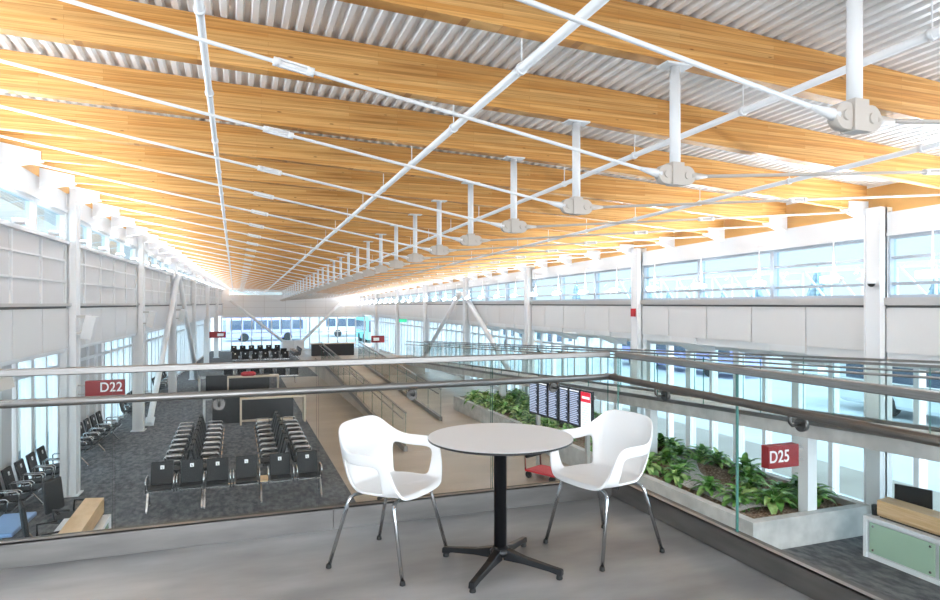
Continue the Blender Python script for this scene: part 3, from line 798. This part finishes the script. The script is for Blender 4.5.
# ================================================================== SERVICE DESKS
def desk(label, loc, rz):
    """front (panel side) faces local +x, runs along local y from 0 to 2.4"""
    t = thing('service_desk', label, 'desk', loc, rz, 'gate service desks')
    L = 2.3
    b = MB(); b.box(-.65, 0, 0, L, .60, .66); b.box(-.65, 0, 0, .06, 0, .6); b.box(-.65, 0, L - .06, L, 0, .6); b.box(-.08, -.02, 0, L, 0, .08); b.build('body', 'white', t, bevel=.006)
    b = MB(); b.box(-.09, -.05, .06, L - .06, .06, .6); b.build('back_board', 'offwhite', t)
    for i in range(2):
        y0 = .1 + i * 1.06
        b = MB(); b.box(-.03, -.015, y0, y0 + 1.0, .1, .57); o = b.build('glass_front', 'green_panel', t)
        for yy in (.06, .94):
            for zz in (.15, .52): b = MB(); b.cyl((-.016, y0 + yy, zz), (-.004, y0 + yy, zz), .018, 10); b.build('standoff', 'steel_leg', o)
    b = MB(); b.box(-.36, -.1, .17, L, .69, .72); b.prism([(-.13, .70), (-.10, .70), (-.10, .93), (-.36, .95), (-.36, .92), (-.13, .9)], lambda a, c, h: Vector((a, h, c)), .16, L); b.build('transaction_ledge', 'maple', t, bevel=.004)
    b = MB(); b.box(-.34, -.12, .19, L - .04, .66, .69); b.build('ledge_base', 'black', t)
    return t
desk('wood and white service desk at lower left beyond the terrace glass', (-1.86, 9.2, FLOOR), 0)
desk('white service desk with green glass panels at lower right', (9.32, 7.38, FLOOR), PI)
def monitor(label, loc, rz):
    t = thing('monitor', label, 'monitor', loc, rz, 'monitors of the service desk')
    b = MB(); b.box(-.25, .25, -.02, .02, .16, .5); b.build('screen', 'black', t, bevel=.006)
    b = MB(); b.box(-.03, .03, -.0, .04, .01, .25); b.box(-.12, .12, -.08, .12, 0, .014); b.build('stand', 'black_metal', t)
monitor('black monitor on the right service desk, further from the viewer', (9.85, 6.95, FLOOR + .66), rad(-70))
monitor('black monitor on the right service desk, nearer the viewer', (9.85, 6.1, FLOOR + .66), rad(-70))
b = MB(); b.lathe([(.055, 0), (.06, .15), (.05, .155)], 20, (9.5, 7.3, FLOOR + .66)); tag(b.build('pen_cup', 'seat_black'), 'dark round cup on the planter end of the right service desk', 'cup')
def office_chair(label, loc, rz):
    t = thing('office_chair', label, 'chair', loc, rz)
    b = MB(); b.box(-.24, .24, -.24, .24, .46, .54); b.build('seat', 'seat_black', t, bevel=.03)
    b = MB(); b.hexa(lambda a, s, z: Vector((a, s + .12 * (z - .6), z)), -.23, .23, .22, .28, .6, 1.12); b.build('backrest', 'seat_black', t, bevel=.03)
    b = MB(); b.cyl((0, 0, .1), (0, 0, .46), .03); b.bar((0, .1, .44), (0, .28, .65), .05, .02); b.build('gas_lift', 'black_metal', t)
    for k in range(5):
        a = k * 2 * PI / 5; b = MB(); b.bar((0, 0, .12), (.28 * math.cos(a), .28 * math.sin(a), .07), .04, .03); b.cyl((.28 * math.cos(a) - .02, .28 * math.sin(a), .03), (.28 * math.cos(a) + .02, .28 * math.sin(a), .03), .03, 10); b.build('base_arm', 'black_metal', t)
    for s in (-1, 1): b = MB(); b.tube([(s * .25, .1, .5), (s * .28, .1, .7), (s * .28, -.16, .7)], .018, 8); b.build('armrest', 'black', t)
office_chair('black office chair at the lower left service desk', (-2.55, 12.1, FLOOR), rad(70))
office_chair('black office chair tucked behind the far end of the left service desk', (-2.6, 10.95, FLOOR), rad(110))
t = thing('padded_bench', 'pale blue padded bench on steel legs by the left window', 'bench', FL(-.05, 12.3, FLOOR), -LA)
b = MB(); b.box(-.25, .25, -.55, .55, .38, .45); b.build('cushion', 'blue_vinyl', t, bevel=.02)
for y in (-.4, .4): b = MB(); b.bar((-.24, y, .02), (0, y, .38), .03, .03); b.bar((.24, y, .02), (0, y, .38), .03, .03); b.build('leg', 'steel_leg', t)

# ================================================================== WALL BRACES, PEDESTAL, FITTINGS
def brace(label, p, q, r=.1):
    b = MB(); b.tube([p, q], r, 14); o = b.build('diagonal_brace', 'white'); tag(o, label, 'brace', 'white diagonal braces')
    p = Vector(p); q = Vector(q); u = (q - p).normalized(); b = MB(); b.bar(q - u * .3, q + u * .05, .28, .05); b.bar(p + u * .3, p - u * .05, .28, .05); b.build('gusset', 'white', o)
cs = colsL[[i for i, c in enumerate(colsL) if c > 9][2]]
brace('white tubular brace on the left wall leaning towards the viewer', FL(.22, cs - .1, sillL(cs) - .05), FL(.22, cs - 6.6, FLOOR + .1))
brace('grey-shaded brace on the left wall leaning away from the viewer', FL(.22, cs + .25, sillL(cs) - .05), FL(.22, cs + 6.7, FLOOR + .1))
cr = visR[3]
brace('white brace on the right wall leaning away from the viewer', FR(.25, cr + .3, 2.0), FR(.25, cr + 6.6, FLOOR + .9), .11)
brace('white brace on the right wall leaning towards the viewer', FR(.25, cr - .3, 2.0), FR(.25, cr - 6.4, FLOOR + .9), .11)
pc = 4.6
brace('white brace crossing the far window from upper left', (X0 + .7, FARY - .35, 1.75), (pc - .55, FARY - .35, FLOOR + .55), .12)
brace('white brace crossing the far window from upper right', (pc + 4.0, FARY - .35, 1.5), (pc + .55, FARY - .35, FLOOR + .55), .12)
b = MB(); b.box(pc - .9, pc - .01, FARY - .7, FARY - .1, FLOOR, FLOOR + .85); b.box(pc + .01, pc + .9, FARY - .7, FARY - .1, FLOOR, FLOOR + .85)
tag(b.build('pedestal', 'offwhite'), 'pale concrete pedestal where the far braces meet', 'pedestal')
def speaker(label, p, rz):
    t = thing('wall_speaker', label, 'speaker', p, rz, 'white speakers on the left columns')
    b = MB(); b.obox((.24, -.12, .02), (.10, 0, -.025), (0, .13, 0), (.055, 0, .25)); b.build('cabinet', 'offwhite', t, bevel=.02)
    b = MB(); b.bar((0, -.12, .25), (.3, -.12, .25), .05, .05); b.bar((0, -.12, -.1), (.2, -.12, -.1), .04, .04); b.build('bracket', 'ledge_metal', t)
for k, lab in enumerate(('white tilted speaker on the D22 column', 'white speaker on the second left column', 'white speaker on the column between the left braces')):
    speaker(lab, FL(.15, [c for c in colsL if c > 9][k], .98), -LA)
def cctv(label, p, rz):
    t = thing('security_camera', label, 'camera', p, rz); b = MB(); b.lathe([(.07, 0), (.07, .05), (.05, .07)], 16); b.build('mount', 'white', t)
    b = MB(); b.lathe([(.015, -.055), (.045, -.04), (.058, -.01), (.058, 0)], 16); b.build('dome', 'black', t)
cctv('small dome camera on the nearest right wall column', FR(.22, visR[0] - .05, 1.84), 0)
b = MB(); b.hexa(FR, .15, .21, visR[1] - .08, visR[1] + .08, 1.14, 1.36); tag(b.build('fire_alarm', 'red'), 'red fire alarm on the second right wall column', 'alarm')
b = MB(); b.hexa(FR, .2, .7, 40.0, 40.06, .30, .5); tag(b.build('exit_sign', 'exit_green'), 'small green lit exit sign by the far right doors', 'sign')
t = thing('wall_monitor', 'grey-brown monitor hanging under the left panels at the photo edge', 'monitor', FL(-.3, 12.0, .05), -LA)
b = MB(); b.obox((0, 0, .1), (.34, 0, .1), (0, .28, 0), (-.02, 0, .1)); b.build('housing', 'post_grey', t); b = MB(); b.cyl((0, 0, .1), (0, 0, .46), .025); b.build('hanger', 'black', t)
# sloping brackets under the right panels
for i, Y in enumerate((10., 13.2, 17., 20., 24., 27.)):
    b = MB(); b.prism([(-.6, .66), (.0, .66), (.0, .52), (-.6, .25)], lambda a, c, h: Vector((RX - a, h, c)), Y - .45, Y + .45)
    o = b.build('soffit_box', 'offwhite'); tag(o, 'pale wedge-shaped box under the right panels, %s from the right photo edge' % ordw(i + 1), 'soffit box', 'wedge boxes under the right panels')

# far right information counter
t = thing('information_counter', 'long black counter with pale top at the far right', 'counter', (7.0, 50., FLOOR), 0)
b = MB(); b.box(-1.6, 1.6, -.3, .3, .0, .9); b.build('body', 'black', t); b = MB(); b.box(-1.7, 1.7, -.35, .35, .9, .96); b.build('countertop', 'pale_wood', t)

# ================================================================== OUTSIDE
b = MB(); b.box(-160, 220, -60, 260, FLOOR - .6, FLOOR - .31); struct(b.build('ground', 'apron'))
def bus(label, loc, rz, body='bus_white', L=11.):
    t = thing('apron_bus', label, 'bus', loc, rz, 'vehicles on the apron')
    b = MB(); b.box(-L / 2, L / 2, -1.25, 1.25, .35, 2.9); b.build('body', body, t, bevel=.15)
    for s in (-1, 1):
        b = MB()
        for i in range(6): x = -L / 2 + .5 + i * (L - .8) / 6; b.box(x, x + (L - .8) / 6 - .15, s * 1.26 - .02, s * 1.26 + .02, 1.35, 2.4)
        b.build('side_windows', 'bus_window', t)
    b = MB(); b.box(L / 2 - .03, L / 2 + .02, -1.1, 1.1, 1.2, 2.5); b.box(-L / 2 - .02, -L / 2 + .03, -1.1, 1.1, 1.2, 2.5); b.build('windscreen', 'bus_window', t)
    for x in (-L / 2 + 2, L / 2 - 2.2):
        for s in (-1, 1): b = MB(); b.cyl((x, s * 1.28, .48), (x, s * .95, .48), .48, 18); b.build('wheel', 'rubber', t)
GZ = FLOOR - .31
bus('lilac blue apron bus outside the far window', (3.2, 78, GZ), rad(8), 'bus_blue', 9)
bus('white apron bus with dark windows outside the far window', (15, 84, GZ), rad(-10), 'bus_white', 9)
bus('teal and white apron vehicle outside the far right glass', (14.5, 72, GZ), rad(90), 'teal', 7)
bus('white apron bus outside the right window wall, nearest', (24, 14, GZ), rad(84), 'bus_white')
bus('lilac blue apron bus outside the right window wall', (27, 34, GZ), rad(95), 'bus_blue')
bus('white apron bus outside the right window wall, furthest', (25, 52, GZ), rad(88), 'bus_white')
bus('white apron bus outside the left window wall', (-15, 30, GZ), rad(88), 'bus_white')
# boarding ramp truss outside on the right
t = thing('boarding_ramp', 'white trussed boarding ramp outside the right clerestory windows', 'ramp', (34, 10, GZ), 0)
b = MB()
for s in (-1, 1):
    for zz in (4.2, 6.4): b.bar((s * 1.2, -12, zz), (s * 1.2, 40, zz), .2, .2)
for i in range(26):
    y = -12 + i * 2
    b.bar((-1.2, y, 4.2), (-1.2, y + 2, 6.4), .1, .1); b.bar((-1.2, y, 6.4), (-1.2, y, 4.2), .1, .1)
b.build('truss_sides', 'bus_white', t)
b = MB(); b.box(-1.3, 1.3, -12, 40, 4.0, 4.2); b.build('walkway', 'bus_white', t)
for y in (-10, 0, 10, 20, 30, 38): b = MB(); b.box(-.3, .3, y - .3, y + .3, 0, 4.); b.build('support', 'bus_white', t)
def tree(seed, h):
    r = random.Random(seed); t = thing('conifer', '', 'tree', (0, 0, 0), 0, 'pale trees beyond the apron')
    b = MB(); b.tube([(0, 0, 0), (0, 0, h * .9)], [.35, .08], 8); b.build('trunk', 'bark', t)
    b = MB(); n = 11
    for k in range(n):
        z = h * (.12 + .8 * k / n); R = h * .2 * (1 - k / n) ** .8 + .25; m = 14; vs = [(0, 0, z + h * .16)]
        for i in range(m): a = 2 * PI * i / m; q = R * (1 if i % 2 else .62) * r.uniform(.8, 1.15); vs.append((q * math.cos(a), q * math.sin(a), z - r.uniform(0, .05) * h))
        b.add(vs, [(0, 1 + i, 1 + (i + 1) % m) for i in range(m)], 0, False); b.add(vs, [tuple(range(1, m + 1))])
    b.build('crown', 'tree_hazed', t); return t
tp = [tree(1, 7), tree(2, 8.5), tree(3, 6)]
rt_ = random.Random(11)
for i in range(26):
    o = tp[i] if i < 3 else copy_tree(tp[i % 3])
    y = -6 + i * 6.2 + rt_.uniform(-1.5, 1.5); x = 88 + rt_.uniform(-8, 8) - .12 * i
    s = rt_.uniform(.8, 1.25); o.scale = (s, s, s)
    place(o, (x, y, GZ), rt_.uniform(0, 6), 'haze-tinted blue-green conifer beyond the apron on the right, %s along the row' % ordw(i + 1))

# ================================================================== LIGHT, WORLD, CAMERA
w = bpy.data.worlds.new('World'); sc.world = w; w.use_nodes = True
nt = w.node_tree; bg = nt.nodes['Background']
tc = nt.nodes.new('ShaderNodeTexCoord'); sp = nt.nodes.new('ShaderNodeSeparateXYZ'); rp = nt.nodes.new('ShaderNodeValToRGB')
nt.links.new(tc.outputs['Generated'], sp.inputs[0]); nt.links.new(sp.outputs['Z'], rp.inputs['Fac'])
rp.color_ramp.elements[0].position = 0.; rp.color_ramp.elements[0].color = (.93, .97, 1., 1)
rp.color_ramp.elements[1].position = .6; rp.color_ramp.elements[1].color = (.72, .85, 1., 1)
# sky strength raised behind the viewpoint, added as fill light for the interior
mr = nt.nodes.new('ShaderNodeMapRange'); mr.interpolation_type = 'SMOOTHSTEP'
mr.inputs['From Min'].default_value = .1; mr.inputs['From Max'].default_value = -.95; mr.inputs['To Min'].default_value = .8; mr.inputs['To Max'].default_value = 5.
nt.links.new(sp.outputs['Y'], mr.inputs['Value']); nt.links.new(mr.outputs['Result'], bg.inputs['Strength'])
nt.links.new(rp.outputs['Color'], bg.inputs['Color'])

cam = bpy.data.cameras.new('Camera'); co = bpy.data.objects.new('Camera', cam); col.objects.link(co)
co.location = (0, 0, EYE); co.rotation_euler = (PI / 2, 0, -TH)
cam.sensor_width = 36; cam.lens = FPX / 940 * 36; cam.shift_y = 3.5 / 940; cam.clip_end = 600; cam.clip_start = .05
sc.camera = co
sc.view_settings.view_transform = 'Standard'; sc.view_settings.look = 'None'; sc.view_settings.gamma = 1; sc.view_settings.use_curve_mapping = False
sc.view_settings.exposure = .74
sc.cycles.transparent_max_bounces = 40
sc.cycles.max_bounces = 10; sc.cycles.diffuse_bounces = 6
